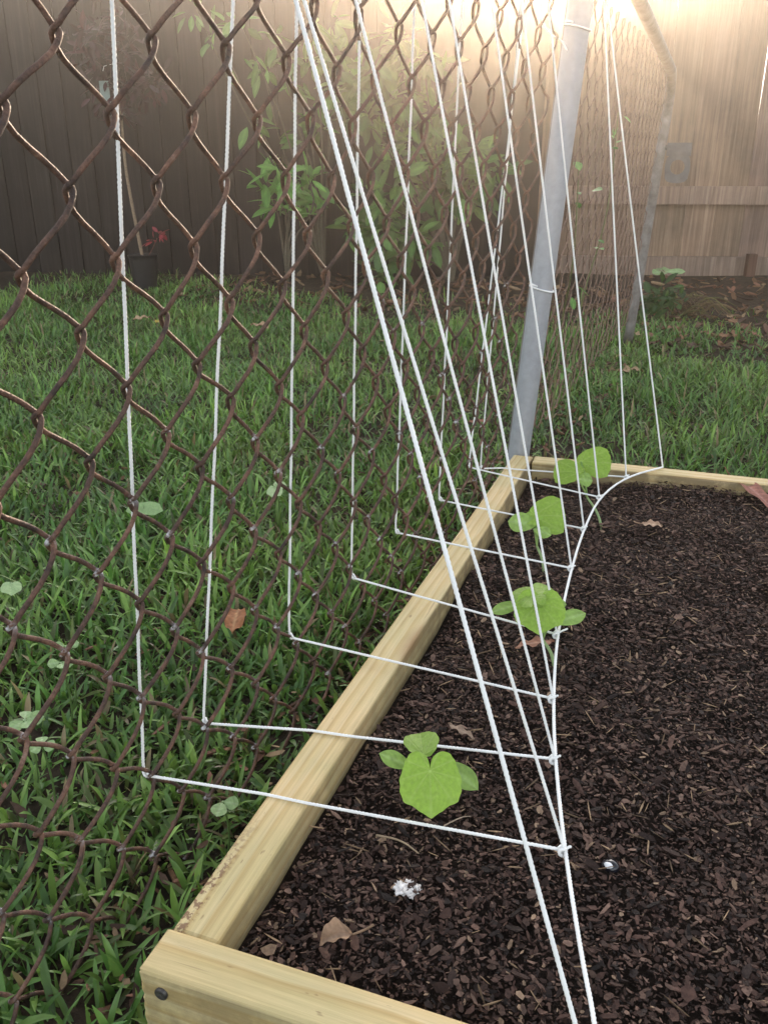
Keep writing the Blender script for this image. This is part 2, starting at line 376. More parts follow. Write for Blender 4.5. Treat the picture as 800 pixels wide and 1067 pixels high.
# ------------------------------------------------------------------ grass
def grass_density(x, y):
    d = back_y(x)-y
    lim0 = np.where(x > -.5, 1.32, np.where(x < -2.0, .22, np.where(x < -1.2, .22+(x+2.0)/.8*.5, .72+(x+1.2)/.7*.75))); w = np.where(x > -.55, .6, .5)
    g = np.clip((d-lim0+.35*vnoise(x, y, .45, 9))/w, 0, 1)
    under = np.abs(x-(fence_x(y, 0)+BX0)/2) < .07
    g = np.where(under & (y < 1.6), g*np.where(y < .7, .7, .5), g)
    post = np.hypot(x+.32, (y-1.9)/2.2) ; g = g*np.clip((post-.03)/.16, .25, 1)
    inbed = (x > BX0-.008) & (x < BX1+.01) & (y > BY0-.01) & (y < 1.575+.058*(x+.3))
    return np.where(inbed, 0, g)
def blades(mb, n, x0, x1, y0, y1, lmin, lmax, wmin, wmax, segs, fold):
    x, y = scatter(n, x0, x1, y0, y1); keep = rng.random(n) < grass_density(x, y)*(.68+.32*vnoise(x, y, .12, 4)); x, y = x[keep], y[keep]; n = len(x)
    cl = vnoise(x, y, .3, 3)
    Lb = rng.uniform(lmin, lmax, n)*(.70+.32*cl); Wb = rng.uniform(wmin, wmax, n)
    az = rng.uniform(0, 2*math.pi, n)+1.2*vnoise(x, y, .1, 8); lean = np.abs(rng.normal(.55, .32, n)); bend = rng.uniform(.2, 1.5, n)
    t = np.linspace(0, 1, segs+1)
    ang = lean[:, None]+bend[:, None]*t[None, :]**1.5
    dl = (Lb/segs)[:, None]
    hx = np.concatenate([np.zeros((n, 1)), np.cumsum(np.sin(ang[:, :-1])*dl, 1)], 1); hz = np.concatenate([np.zeros((n, 1)), np.cumsum(np.cos(ang[:, :-1])*dl, 1)], 1)
    cx, cy_ = np.cos(az), np.sin(az)
    tw = rng.normal(0, .5, n)[:, None]*t[None, :]
    wd = .82*Wb[:, None]*np.interp(t, [0, .25, .6, .85, 1], [.6, .95, 1, .65, .06])[None, :]/2
    P = np.stack([x[:, None]+hx*cx[:, None], y[:, None]+hx*cy_[:, None], ground_z(x, y)[:, None]-.004+np.maximum(hz, .004+.0*hz)], -1)
    sx_, sy_ = -cy_[:, None]*np.cos(tw)+0*tw, cx[:, None]*np.cos(tw); sz_ = np.sin(tw)
    Sd = np.stack([sx_, sy_, sz_], -1)*wd[:, :, None]
    hue = rng.random(n)
    hue = np.clip(hue+.45*vnoise(x, y, .22, 11), 0, 1.3); base = np.stack([.080+.115*hue, .182+.130*hue, .036+.028*hue], -1)*(rng.uniform(.55, 1.35, n)*(1+.22*cl))[:, None]
    dead = rng.random(n) < .06; base[dead] = np.array([.26, .20, .10])*rng.uniform(.5, 1.2, (dead.sum(), 1))
    yel = rng.random(n) < .05; base[yel] = np.array([.11, .15, .035])*rng.uniform(.6, 1.1, (yel.sum(), 1))
    if fold:
        nrm = np.array([0, 0, -1.])*(wd*.5)[:, :, None]
        rows = np.stack([P-Sd, P+nrm, P+Sd], 2); k = 3
    else: rows = np.stack([P-Sd, P+Sd], 2); k = 2
    V = rows.reshape(n, -1, 3)
    fs = []
    for i in range(segs):
        for j in range(k-1): fs.append([i*k+j, i*k+j+1, (i+1)*k+j+1, (i+1)*k+j])
    F = (np.array(fs)[None]+(np.arange(n)*V.shape[1])[:, None, None]).reshape(-1, 4)
    C = np.repeat(base, V.shape[1], axis=0)
    mb.add(V.reshape(-1, 3), F, C)
gr = MB()
blades(gr, 24000, -1.7, -.27, .15, 1.9, .035, .09, .0055, .0095, 5, True)
blades(gr, 34000, -1.7, -.27, .15, 1.9, .02, .055, .003, .0065, 4, False)
blades(gr, 9000, -1.9, -.3, .2, 2.6, .016, .034, .007, .012, 3, True)
blades(gr, 5000, -.4, 1.2, 1.6, 3.2, .018, .036, .007, .012, 3, True)
blades(gr, 3500, -.60, -.30, .25, 1.6, .03, .075, .005, .009, 5, True)
blades(gr, 46000, -3.0, -.2, 1.7, 3.4, .03, .085, .004, .0075, 4, False)
blades(gr, 34000, -5.2, 0, 3.2, 5.0, .035, .09, .005, .009, 3, False)
blades(gr, 11000, -5.2, -1.7, .8, 3.4, .05, .11, .006, .010, 3, False)
blades(gr, 26000, -.42, 1.3, 1.55, 3.1, .035, .095, .004, .0075, 4, True)
blades(gr, 11000, -.6, 1.8, 3.0, 4.6, .04, .10, .005, .009, 4, False)
blades(gr, 5000, 1.0, 2.6, .2, 3.4, .05, .11, .006, .010, 3, False)
blades(gr, 5000, -.4, 1.2, -.6, .36, .04, .09, .005, .009, 3, False)
blades(gr, 6000, -1.9, -.3, -.7, .25, .04, .10, .005, .009, 3, False)
tag(gr.build('grass', M['grass']), 'dark green broad bladed lawn grass in the shade', 'grass', kind='stuff')

# leaf litter: small brown bits on the bare earth and under the fence
lit = MB(); lp = np.array([(.20, .11, .06), (.13, .075, .05), (.28, .19, .11), (.09, .055, .04), (.24, .12, .08)])
for (n, X0, X1, Y0, Y1, s0, s1) in ((420, -.47, BX0-.012, .25, 1.7, .0025, .007), (800, -.5, 1.4, 3.3, 5.1, .010, .024), (400, -2.4, -.5, 3.6, 4.6, .010, .024), (130, -.42, -.25, 1.62, 3.0, .006, .016), (420, -1.5, -.35, .3, 3.6, .004, .010), (250, -.3, 1.2, 1.62, 3.4, .004, .011)):
    x, y = scatter(n, X0, X1, Y0, Y1); x = np.minimum(x, np.where(y < 1.56, BX0-.012, 9)) if X1 < -.2 else x
    c = lp[rng.integers(0, 5, n)]*rng.uniform(.5, 1.2, (n, 1))
    chips(lit, x, y, rng.uniform(s0, s1, n), .006+rng.uniform(0, .012, n), .4, c, (1.3, 4), ground_z)
tag(lit.build('leaf_litter', M['dry'], smooth=False), 'scattered small brown bits of dry leaves and twigs', 'leaf litter', kind='stuff')

# ------------------------------------------------------------------ chain link
def chain_link(mb, Y_start, n_wires, zbot, ztop, surf, w=.0871, h=.0932, Yref=.4888, zref=.738, r=.00195, jit=.0018, zinc_top=.55, bul=.0058):
    """surf(Y,z,d) gives the world point of fence coordinate (Y,z) pushed d towards the bed"""
    i0 = int(round((Y_start-Yref)/(w/2)))
    nodej = {}
    def nj(i, j):
        if (i, j) not in nodej: nodej[(i, j)] = (rng.normal(0, jit), rng.normal(0, jit), rng.random())
        return nodej[(i, j)]
    j0 = int(math.ceil((zbot-zref)/(h/2))); j1 = int(math.floor((ztop-zref)/(h/2)))
    e, a = r*1.0, r*1.0
    ts = np.array([0, .025, .06, .12, .22, .36, .5, .64, .78, .88, .94, .975])
    for i in range(i0, i0+n_wires):
        pts = []; zc = []
        for j in range(j0, j1):
            # node (i,j) exists at wire edge when i+j is even
            li = i if (i+j) % 2 == 0 else i+1; ri = i+1 if li == i else i
            y0_, z0_, q0 = nj(li, j); y1_, z1_, q1 = nj(ri, j+1)
            ya = Yref+li*w/2+y0_+(-e if li == i else e); yb = Yref+ri*w/2+y1_+(-e if ri == i else e)
            za, zb = zref+j*h/2+z0_, zref+(j+1)*h/2+z1_
            sgn = 1 if ri == i+1 else -1
            for t in ts:
                tt = t+ .06*math.sin(2*math.pi*t)*-1
                Y = ya+(yb-ya)*tt; Z = za+(zb-za)*t
                dep = sgn*(a*min(1, min(t, 1-t)/.06)+bul*math.sin(math.pi*t))
                Y += .02*(zref-Z)
                pts.append(surf(Y, Z, dep)); zz = max(0, 1-min(t, 1-t)/.07)
                q = q0 if t < .5 else q1
                zc.append((zz if Z < zinc_top and q < .75*min(1, (zinc_top-Z)/.25) else 0, 0, 0))
        mb.tube(np.array(pts), r*rng.uniform(.95, 1.06), 7, np.array(zc), cap=True)

fl = empty('chain_link_fence', (fence_x(.9, 0), .9, 0), 'rusty brown chain link fence along the bed with one grey post', 'wire fence')
cl = MB(); YEND = 1.545
nw = int((YEND+.30)/(.0871/2))
chain_link(cl, -.30, nw, -.03, .90, lambda Y, z, d: np.array([fence_x(Y, z)+d, Y, z]))
cl.build('mesh', M['rust'], fl)
PB = np.array([-.3205, 1.588, 0.]); PX = lambda z: np.array([-.3215+.0720*z, 1.588, z])
pm = MB(); zs = np.concatenate([np.linspace(-.12, .93, 20)]); pm.tube(np.array([PX(z) for z in zs]), .0198, 28)
zc_ = np.array([.93, .945, .956, .962]); pm.tube(np.array([PX(z) for z in zc_]), np.array([.0215, .0205, .014, .004]), 28)
post = pm.build('post', M['galv'], fl)
rl = MB(); yy = np.linspace(-.4, 1.56, 24); rl.tube(np.array([[fence_x(y, .905)+.002*math.sin(y*5), y, .905] for y in yy]), .0165, 18)
rl.build('top_rail', M['galvold'], fl)
def loop(mb, c, ax, r, rr, turns=1.15, pitch=.006, k=9, twist=.012, start=0):
    th = np.linspace(start, start+turns*2*math.pi, int(40*turns)); ax = np.array(ax, float); ax /= np.linalg.norm(ax)
    u = np.cross(ax, [.3, .9, .2]); u /= np.linalg.norm(u); v = np.cross(ax, u)
    P = np.array(c)[None]+r*(np.cos(th)[:, None]*u+np.sin(th)[:, None]*v)+((th-start)/(2*math.pi)*pitch)[:, None]*ax
    mb.tube(P, rr, k, twist=twist)
# gate in line with the fence beyond the post
gt = empty('chain_link_gate', (-.30, 2.5, 0), 'rusty mesh gate with rounded pipe frame beyond the grey post', 'gate')
def gate_x(Y, z): q = (Y-1.65)/1.65; return -.329+.059*q+(.072-.010*q)*(z-.14)
def gate_top(Y): return 1.03-.155*(Y-1.66)/1.64
P = [(1.650, .06)]+[(1.650, z) for z in np.linspace(.1, .92, 8)]
for t in np.linspace(0, math.pi/2, 8): P.append((1.650+.09*(1-math.cos(t)), .94+.085*math.sin(t)))
for y in np.linspace(1.80, 3.14, 12): P.append((y, gate_top(y)))
for t in np.linspace(.15, math.pi/2, 8): P.append((3.18+.12*math.sin(t), gate_top(3.18)-.12*(1-math.cos(t))))
for z in np.linspace(.72, .0, 9): P.append((3.30, z))
gf = MB(); gf.tube(np.array([[gate_x(y, z), y, z] for y, z in P]), .0165, 14); gf.build('frame', M['galvold'], gt)
gm = MB()
_s = lambda Y, z, d: np.array([gate_x(Y, z)-.012+d, Y, min(z, gate_top(Y)-.01)])
chain_link(gm, 1.70, int(1.58/(.0871/2)), .05, .97, _s, r=.00145, bul=.0030, jit=.001)
gm.build('mesh', M['gatewire'], gt)
lt = MB()   # fork latch: plate with a round hole, then the pointed tab
c0 = np.array([gate_x(3.3, .62)+.062, 3.3, .60]); n_ = 28; th = np.linspace(0, 2*math.pi, n_+1)[:-1]
inner = np.stack([c0[0]+.023*np.cos(th), np.full(n_, 3.292), c0[2]+.023*np.sin(th)], -1)
ro = .040/np.maximum(np.abs(np.cos(th)), np.abs(np.sin(th)))**.55
outer = np.stack([c0[0]+ro*np.cos(th), np.full(n_, 3.292), c0[2]+ro*np.sin(th)*(1+.25*(np.sin(th) < -.6))], -1)
back = np.array([0, .007, 0])
V = np.concatenate([inner, outer, inner+back, outer+back]); j = np.arange(n_); j2 = (j+1) % n_
lt.add(V, np.concatenate([np.stack(q, -1) for q in ((j, j2, n_+j2, n_+j), (2*n_+j, 3*n_+j, 3*n_+j2, 2*n_+j2), (n_+j, n_+j2, 3*n_+j2, 3*n_+j), (j, 2*n_+j, 2*n_+j2, j2))]))
tb = np.array([[-.040, 0, .034], [.038, 0, .034], [.038, 0, .075], [-.040, 0, .075]])+c0+np.array([0, -.008, 0])
V = np.concatenate([tb, tb+back]); lt.add(V, [[0, 1, 2, 3], [7, 6, 5, 4], [0, 4, 5, 1], [1, 5, 6, 2], [2, 6, 7, 3], [3, 7, 4, 0]])
lt.tube(np.array([[gate_x(3.3, .66), 3.297, .66], c0+np.array([-.03, 0, .06])]), .008, 10)
lt.build('latch', M['latch'], gt, smooth=False)

# ------------------------------------------------------------------ string trellis
tr = empty('string_trellis', (-.2, 1.0, .15), 'slanting net of white twine strung between fence rail and bed', 'trellis')
CR = .00132
def dens(P, step=.0016):
    P = np.asarray(P, float); d = np.concatenate([[0], np.cumsum(np.linalg.norm(np.diff(P, axis=0), axis=1))])
    s = np.linspace(0, d[-1], max(6, int(d[-1]/step))); return np.stack([np.interp(s, d, P[:, k]) for k in range(3)], -1)
def smooth_path(P, it=3):
    P = np.asarray(P, float)
    for _ in range(it):
        Q = np.empty((2*len(P)-2, 3)); Q[0::2] = .75*P[:-1]+.25*P[1:]; Q[1::2] = .25*P[:-1]+.75*P[1:]
        P = np.concatenate([P[:1], Q, P[-1:]])
    return P
def cord(name, P, r=CR, sm=0, step=.0016):
    mb = MB(); P = smooth_path(P, sm) if sm else P; mb.tube(dens(P, step), r, 12, twist=.0105); return mb.build(name, M['cord'], tr)
RZ = .905
def rail_pt(Y, up=.018): return np.array([fence_x(Y, RZ), Y, RZ+up])
VP_, VN_ = (fence_x(.537, .14)-.0075, .537, .14), np.array([1, -.09, -.08])
bends = [at_plane(*q, VP_, VN_) for q in ((150, 807), (212, 753), (301, 664), (366, 602), (412, 555), (457, 521), (488, 487), (500, 488))]
vtop = [at_plane(*q, VP_, VN_)[1:] for q in ((117, 0), (243, 0), (309, 0), (375, 0), (432, 0), (481, 0), (547, 0), (543, 0))]
junc = [(-.0551, .5664, .15), (-.0826, .6774, .15), (-.1015, .7726, .15), (-.1205, .902, .15), (-.133, 1.0812, .15), (-.1371, 1.2188, .15), (-.1333, 1.3574, .149), (-.1038, 1.4761, .146)]
for (bx, by, bz), (ty, tz) in zip(bends, vtop):        # up the far side of the mesh
    ytop = by+(ty-by)*(RZ-bz)/(tz-bz); pts = []
    for z in np.linspace(bz, RZ-.02, 14):
        y = by+(ytop-by)*(z-bz)/(RZ-bz); pts.append((fence_x(y, z)-.0075+.0006*math.sin(z*50+by*9), y, z))
    pts.append((fence_x(ytop, RZ)-.017, ytop, RZ)); pts.append(tuple(rail_pt(ytop)))
    cord('upright_strand', [(bx+.004, by, bz)]+pts[0:], sm=1)
for (b0, j_) in zip(bends, junc):                       # level, over the plank
    b0 = np.array(b0); j_ = np.array(j_); mid = (b0+j_)/2+np.array([0, 0, -.0015])
    f = (BX0-.002-b0[0])/(j_[0]-b0[0]); g = (BX0+BT-b0[0])/(j_[0]-b0[0]); e1 = b0+(j_-b0)*f; e2 = b0+(j_-b0)*g
    e1[2] = max(e1[2], TOP+.0006); e2[2] = max(e2[2], TOP+.0008)
    cord('cross_strand', [b0+np.array([.004, 0, .0]), e1, e2, j_])
ftop = [.642, .641, .738, .902, .98, 1.124, 1.248, 1.376, 1.575, 1.60]
fbot = [(-.0065, .383, .1430)]+junc[:7]+[junc[7], (-.0493, 1.5569, .1435)]
for Y, bt in zip(ftop, fbot):
    A = rail_pt(Y)+np.array([.012, 0, -.004]); 
    if Y > 1.56: A = PX(.915)+np.array([.027, -.004 if Y < 1.59 else .010, 0])
    B = np.array(bt); mid = (A+B)/2+np.array([0, 0, -.004])
    rr = CR*(1.12 if Y == .642 else 1.0)
    cord('slant_strand', [A, A*.7+B*.3-np.array([0, 0, .003]), mid, A*.25+B*.75-np.array([0, 0, .0028]), B], rr, sm=1)
base = [(-.0493, 1.5569, .1435)]+junc[::-1]+[(-.0267, .4701, .147), (-.0113, .4263, .1445), (-.002, .383, .1425)]
P = smooth_path(base, 2); cord('base_cord', P, CR*1.2)
for k, j_ in enumerate(junc):                           # knots
    mb = MB(); loop(mb, np.array(j_)-np.array([.001, .004, 0]), np.array(base[max(0, 7-k)])-np.array(base[9-k]), .0026, .0014, 2.2, .0035, 8, .01)
    mb.tube(smooth_path([np.array(j_), np.array(j_)+(.003, .002, .003), np.array(j_)+((.010, .010, .004) if k == 3 else (.0042, .001, .004))], 2), .0011, 8); mb.build('knot', M['cord'], tr)
for by in bends:
    mb = MB(); loop(mb, np.array(by)+np.array([.001, 0, .001]), (.5, .3, .2), .0030, .0012, 1.3, .003, 8, .01); mb.build('knot', M['cord'], tr)
for z, tl in ((.838, .06), (.435, .1)):                  # turns round the post
    mb = MB(); loop(mb, PX(z), (.28, .05, 1), .0214, .0015, 1.25, .004, 9, .0105); mb.build('post_loop', M['cord'], tr)
tailA = PX(.885)+np.array([-.060, -.02, -.004])
cord('loose_end', [tailA+np.array([.01, 0, .02]), tailA, tailA+np.array([.006, -.012, -.035]), tailA+np.array([.024, -.026, -.055]), tailA+np.array([.044, -.03, -.064]), tailA+np.array([.052, -.032, -.078])], CR*1.1, sm=3)
tailB = PX(.895)+np.array([.024, -.006, 0])
cord('loose_end', [tailB, tailB+np.array([.012, -.006, -.004]), tailB+np.array([.026, -.012, -.014])], .0028, sm=2)
mb = MB(); loop(mb, PX(.895), (.2, .1, 1), .0216, .0016, 4.2, .0045, 9, .0105); mb.build('knot', M['cord'], tr)

# ------------------------------------------------------------------ wooden fences at the back
def plank(mb, A, d, nrm, w, t, z0, z1, c, lean=0., top='flat'):
    d = np.array(d)[:2]; nrm = np.array(nrm)[:2]; A = np.array(A)[:2]
    V = []
    for z in (z0, z1):
        o = A+d*lean*(z-z0)
        for a_, b_ in ((0, 0), (w, 0), (w, t), (0, t)): V.append([*(o+d[:2]*a_+nrm[:2]*b_), z])
    mb.add(V, [[0, 1, 5, 4], [1, 2, 6, 5], [2, 3, 7, 6], [3, 0, 4, 7], [4, 5, 6, 7], [3, 2, 1, 0]], c)
fd = empty('wooden_fence', (-2.2, 4.55, 0), 'dark weathered close boarded timber fence at the left back', 'wooden fence')
d = np.array([1, .27])/math.hypot(1, .27); nr = np.array([-d[1], d[0]]); A0 = np.array([-1.02, 4.62+.27*.88])
mb = MB(); s = 0
while s < 9:
    w = rng.uniform(.112, .120); k = rng.uniform(.75, 1.25)
    plank(mb, A0-d*(s+w+.05)+nr*.022, d, nr, .10, .014, -.04, 1.40, (k, k, k))
    plank(mb, A0-d*(s+w)+nr*(.001+rng.uniform(0, .003)), d, nr, w, .016, -.04+rng.uniform(0, .02), 1.42, (k, k*rng.uniform(.96, 1.02), k*rng.uniform(.93, 1.02)), rng.normal(0, .0015)); s += .127
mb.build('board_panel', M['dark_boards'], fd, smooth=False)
for z in (.35, .85, 1.3):
    mb = MB(); plank(mb, A0-d*9.0+nr*.040, d, nr, 8.95, .04, z, z+.09, (1, 1, 1)); mb.build('rail', M['dark_boards'], fd, smooth=False)
mb = MB(); plank(mb, A0-d*.005+nr*.0, d, nr, .09, .09, -.1, 1.42, (1.1, 1.05, 1)); mb.build('post', M['dark_boards'], fd, smooth=False)

fb = empty('wooden_fence', (.6, 5.5, 0), 'brown plank fence with gaps and a grey rail at the right back', 'wooden fence')
d = np.array([1, .30])/math.hypot(1, .30); nr = np.array([-d[1], d[0]]); A0 = np.array([-1.25, 5.25+.30*(-.96)])
mb = MB(); s = 0
while s < 8:
    w = rng.uniform(.150, .158); k = rng.uniform(.72, 1.25)
    plank(mb, A0+d*s+nr*rng.uniform(0, .006), d, nr, w, .018, .03+rng.uniform(0, .02), 1.405+rng.uniform(-.006, .006), (k, k*rng.uniform(.95, 1.02), k*rng.uniform(.9, 1.02)), rng.normal(0, .0016)); s += w+(rng.uniform(.0005, .0012) if s < .95 else rng.uniform(.0025, .0060))
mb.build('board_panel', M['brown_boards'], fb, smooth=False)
for z, z2 in ((.375, .465), (1.345, 1.40)):
    mb = MB(); plank(mb, A0-nr*.0405+d*.05, d, nr, 7.9, .038, z, z2, (1.25, 1.25, 1.28)); mb.build('rail', M['brown_boards'], fb, smooth=False)
mb = MB(); plank(mb, A0-nr*.035+d*.02, d, nr, 7.9, .03, -.02, .105, (1.0, 1.05, 1.1)); mb.build('kick_board', M['brown_boards'], fb, smooth=False)
for s in (1.42, 3.9, 6.3):
    mb = MB(); plank(mb, A0-nr*.088+d*s, d, nr, .045, .05, -.05, .125, (.5, .40, .38)); mb.build('stake', M['brown_boards'], fb, smooth=False)

# ------------------------------------------------------------------ leaves
def frame(y, n):
    y = np.array(y, float); y /= np.linalg.norm(y); n = np.array(n, float); n -= y*np.dot(n, y); n /= np.linalg.norm(n); return np.stack([np.cross(y, n), y, n], 1)
def fan_leaf(mb, P, T, nrm, width, c, c2, lobes=True, cup=.10, droop=.12, rings=15, seg=104, fan=False):
    """heart shaped, toothed vine leaf: stalk joins at P, tip at T"""
    P = np.array(P); T = np.array(T); Ln = np.linalg.norm(T-P); Fm = frame(T-P, nrm)
    th = np.arange(seg)*2*math.pi/seg                      # 0 = tip
    ang = np.minimum(th, 2*math.pi-th)                     # 0..pi from tip
    rad = np.interp(ang, [0, .35, .72, 1.1, 1.57, 2.0, 2.4, 2.7, 2.95, 3.15], [1, .88, .90, .72, .60, .58, .55, .46, .30, .05])
    if fan: rad = np.interp(ang, [0, .3, .62, .85, 1.15, 1.6, 2.2, 3.15], [.93, .97, 1.05, .95, .62, .34, .2, .12])
    if lobes: rad = rad*(1+.020*np.cos(ang*5.2)+.030*(np.abs((ang*6.2) % 2-1)-.5))
    V = [[0, 0, 0]]; C = [np.array(c2)*1.15]
    for k in range(1, rings+1):
        f = k/rings
        x = np.sin(th)*rad*f; y = np.cos(th)*rad*f
        r2 = np.hypot(x, y)
        dv = np.full(seg, 9.)
        for va in (0, .62, 1.25, 2.0, 2.7): dv = np.minimum(dv, np.where(np.cos(ang-va) > 0, r2*np.abs(np.sin(ang-va)), 9))
        side = np.abs(((r2*9+ang*2.2) % 1)-.5)*.12
        vein = 1-np.maximum(.40*np.exp(-(dv/.018)**2), .22*np.exp(-(side/.012)**2)); z = cup*np.abs(x)*.8-droop*r2**2*1.2-.035*(1-vein)+.022*np.sin(th*3+f*4+P[0]*90)*f+.010*np.sin(th*7+P[1]*50)*f
        V += list(np.stack([x, y, z], -1)); col = np.array(c)[None]*vein[:, None]+np.array(c2)[None]*(1-vein)[:, None]
        C += list(col*(1+.03*rng.normal(0, 1, (seg, 1))))
    V = np.array(V); xs = np.abs(V[:, 0]).max()*2
    V[:, 0] *= width/xs; V[:, 1] *= Ln; V[:, 2] *= Ln
    Wd = P+V@Fm.T
    F4 = []; 
    for k in range(rings-1):
        for j in range(seg): F4.append([1+k*seg+j, 1+k*seg+(j+1) % seg, 1+(k+1)*seg+(j+1) % seg, 1+(k+1)*seg+j])
    base = mb.n; mb.add(Wd, F4, np.array(C))
    mb.f3.append(np.array([[base, base+1+(j+1) % seg, base+1+j] for j in range(seg)]))
def oval_leaf(mb, P, T, nrm, width, c, c2, fold=.15, curl=.2, wave=.0, pk=.45, ns=12, nx=7, thick=0, vein=True):
    P = np.array(P, float); T = np.array(T, float); Ln = np.linalg.norm(T-P); Fm = frame(T-P, nrm)
    t = np.linspace(0, 1, ns); prof = np.where(t < pk, np.sin(t/pk*math.pi/2)**.8, np.cos((t-pk)/(1-pk)*math.pi/2)**.75); prof[0] = .05; prof[-1] = .02
    u = np.linspace(-1, 1, nx)
    x = prof[:, None]*u[None]*width/2; y = np.tile((t*Ln)[:, None], (1, nx))
    z = fold*np.abs(x)+curl*Ln*(t*(1-t))[:, None]+wave*Ln*np.sin(t*17+1)[:, None]*np.abs(u)[None]**2*.3
    V = np.stack([x, y, z], -1).reshape(-1, 3); i = np.arange(ns-1)[:, None]*nx; j = np.arange(nx-1)[None]
    F = np.stack([i+j, i+j+1, i+nx+j+1, i+nx+j], -1).reshape(-1, 4)
    f = (np.abs(u) < .2).astype(float)[None]*np.ones((ns, 1)); f = f.reshape(-1, 1)*(1 if vein else 0)
    C = np.array(c)[None]*(1-f)+np.array(c2)[None]*f; C = C*(1+.10*rng.normal(0, 1, (len(C), 1)))
    mb.add(P+V@Fm.T, F, C)

G1, G1v = (.28, .45, .06), (.46, .60, .18)
G2, G2v = (.30, .46, .11), (.38, .54, .18)
up_cam = np.array([.15, -.55, .8])
def tocam(P): v = CAMP-np.array(P); return v/np.linalg.norm(v)
def seedling(label, base_px, leaves, cots, stem_mid=None):
    """leaves: (petiole px, z), (tip px, z), width m, tilt of face; cots the same"""
    bz = at_z(*base_px, .1); bz = at_z(*base_px, float(soil_z(bz[0], bz[1]))+.002)
    o = empty('vine_seedling', bz, label, 'seedling', 'young vine seedlings planted along the bed')
    node = np.mean([at_z(*l[0]) for l in leaves], axis=0)
    node = bz*.35+node*.65; node[2] = bz[2]+.03
    st = MB(); q = smooth_path([bz-np.array([0, 0, .01]), bz*.6+node*.4+np.array([.002, 0, .004]), node], 2); st.tube(q, np.linspace(.0023, .0017, len(q)), 9, (.36, .48, .22)); st.build('stem', M['leaf'], o)
    for (pa, ta, w, nadd, droop, *fan_) in leaves:
        P = at_z(*pa); T = at_z(*ta); mb = MB()
        fan_leaf(mb, P, T, tocam(P)+np.array(nadd), w, np.array(G1)*rng.uniform(.85, 1.1), G1v, droop=droop, fan=bool(fan_))
        lf = mb.build('leaf', M['leaf'], o)
        pt = MB(); mid = (node+P)/2+np.array([0, 0, .010]); q = smooth_path([node, mid, P-tocam(P)*.0015], 3); pt.tube(q, .0013, 8, (.26, .42, .12)); pt.build('leaf_stalk', M['leaf'], o)
    for (pa, ta, w, nadd) in cots:
        P = at_z(*pa); T = at_z(*ta); mb = MB(); oval_leaf(mb, P, T, tocam(P)+np.array(nadd), w, G2, G2v, fold=.08, curl=.10, pk=.62)
        mb.build('seed_leaf', M['leaf'], o)
        pt = MB(); q = smooth_path([node, (node+P)/2+np.array([0, 0, .004]), P], 2); pt.tube(q, .0014, 7, G2v); pt.build('leaf_stalk', M['leaf'], o)
    return o
seedling('nearest seedling with one large heart shaped green leaf and two pale seed leaves', (446, 836),
         [((448, 803, .185), (449, 851, .160), .052, (0, -.1, .25), .07), ((441, 786, .178), (437, 761, .180), .032, (.1, -.2, .5), .05, 1)],
         [((430, 800, .160), (395, 785, .172), .0150, (0, 0, .3)), ((462, 793, .160), (498, 823, .160), .020, (0, 0, .3))])
seedling('seedling with lobed leaf above a pinkish brown fallen leaf, second from the front', (579, 697),
         [((562, 628, .190), (561, 660, .162), .058, (0, -.2, .3), .08), ((553, 622, .196), (541, 604, .194), .036, (-.2, .3, .8), .2), ((563, 620, .192), (580, 606, .188), .034, (.2, .5, .6), .2)],
         [((545, 628, .170), (511, 638, .160), .015, (0, 0, .3)), ((574, 650, .170), (610, 639, .172), .019, (0, 0, .4)), ((568, 628, .172), (590, 630, .170), .014, (0, 0, .4))])
seedling('seedling with a fan shaped leaf pointing right, third from the front', (567, 597),
         [((556, 537, .185), (591, 537, .184), .058, (-.1, .1, .3), .06, 1), ((556, 541, .182), (540, 536, .178), .022, (-.1, .1, .5), .12)],
         [((560, 547, .176), (529, 543, .172), .030, (-.1, 0, .4)), ((556, 551, .172), (574, 558, .168), .018, (0, 0, .4))])
seedling('farthest seedling in the back corner with a whitish curved stem', (628, 549),
         [((605, 481, .185), (638, 482, .186), .056, (.0, .2, .3), .06, 1), ((604, 492, .18), (575, 490, .178), .046, (-.1, .2, .4), .08, 1)],
         [((601, 499, .172), (617, 501, .168), .024, (0, 0, .4))])

# ------------------------------------------------------------------ fallen leaves, scraps
def fallen(label, P, T, w, c, c2, zf, lift=.004, group=None, fold=.25, curl=.12, wave=.2, nrm=(0, 0, 1), name='fallen_leaf', stalk=.0, cat='dry leaf'):
    P = np.array([*P[:2], 0.]); T = np.array([*T[:2], 0.]); P[2] = float(zf(P[0], P[1]))+lift; T[2] = float(zf(T[0], T[1]))+lift
    mb = MB(); oval_leaf(mb, P, T, nrm, w, c, c2, fold, curl, wave, ns=14, nx=9)
    if stalk:
        dd = (P-T)/np.linalg.norm(P-T); q = smooth_path([P+np.array([0, 0, .001]), P+dd*stalk*.5+np.array([0, 0, stalk*.12]), P+dd*stalk+np.array([0, 0, stalk*.3])], 2); mb.tube(q, .0009, 6, np.array(c)*.8)
    V = np.concatenate(mb.v); mn = V.min(0)
    o = mb.build(name, M['dry']); tag(o, label, cat, group); return o
def s_at(x, y, z=.113):                  # the point of the mulch surface seen there
    p = at_z(x, y, z)
    for _ in range(3): p = at_z(x, y, float(soil_z(p[0], p[1]))+.001)
    return p
fallen('large reddish brown leaf leaning on the back plank of the bed', s_at(760, 502), s_at(806, 540), .030, (.27, .11, .08), (.36, .18, .14), lambda x, y: soil_z(x, y)+.004, .006, curl=.18, wave=.04, stalk=.03)
fallen('small pale tan dry leaf on the mulch beyond the curved cord', s_at(667, 551, .115), s_at(689, 553, .115), .022, (.42, .27, .18), (.5, .36, .25), soil_z, .009, stalk=.012)
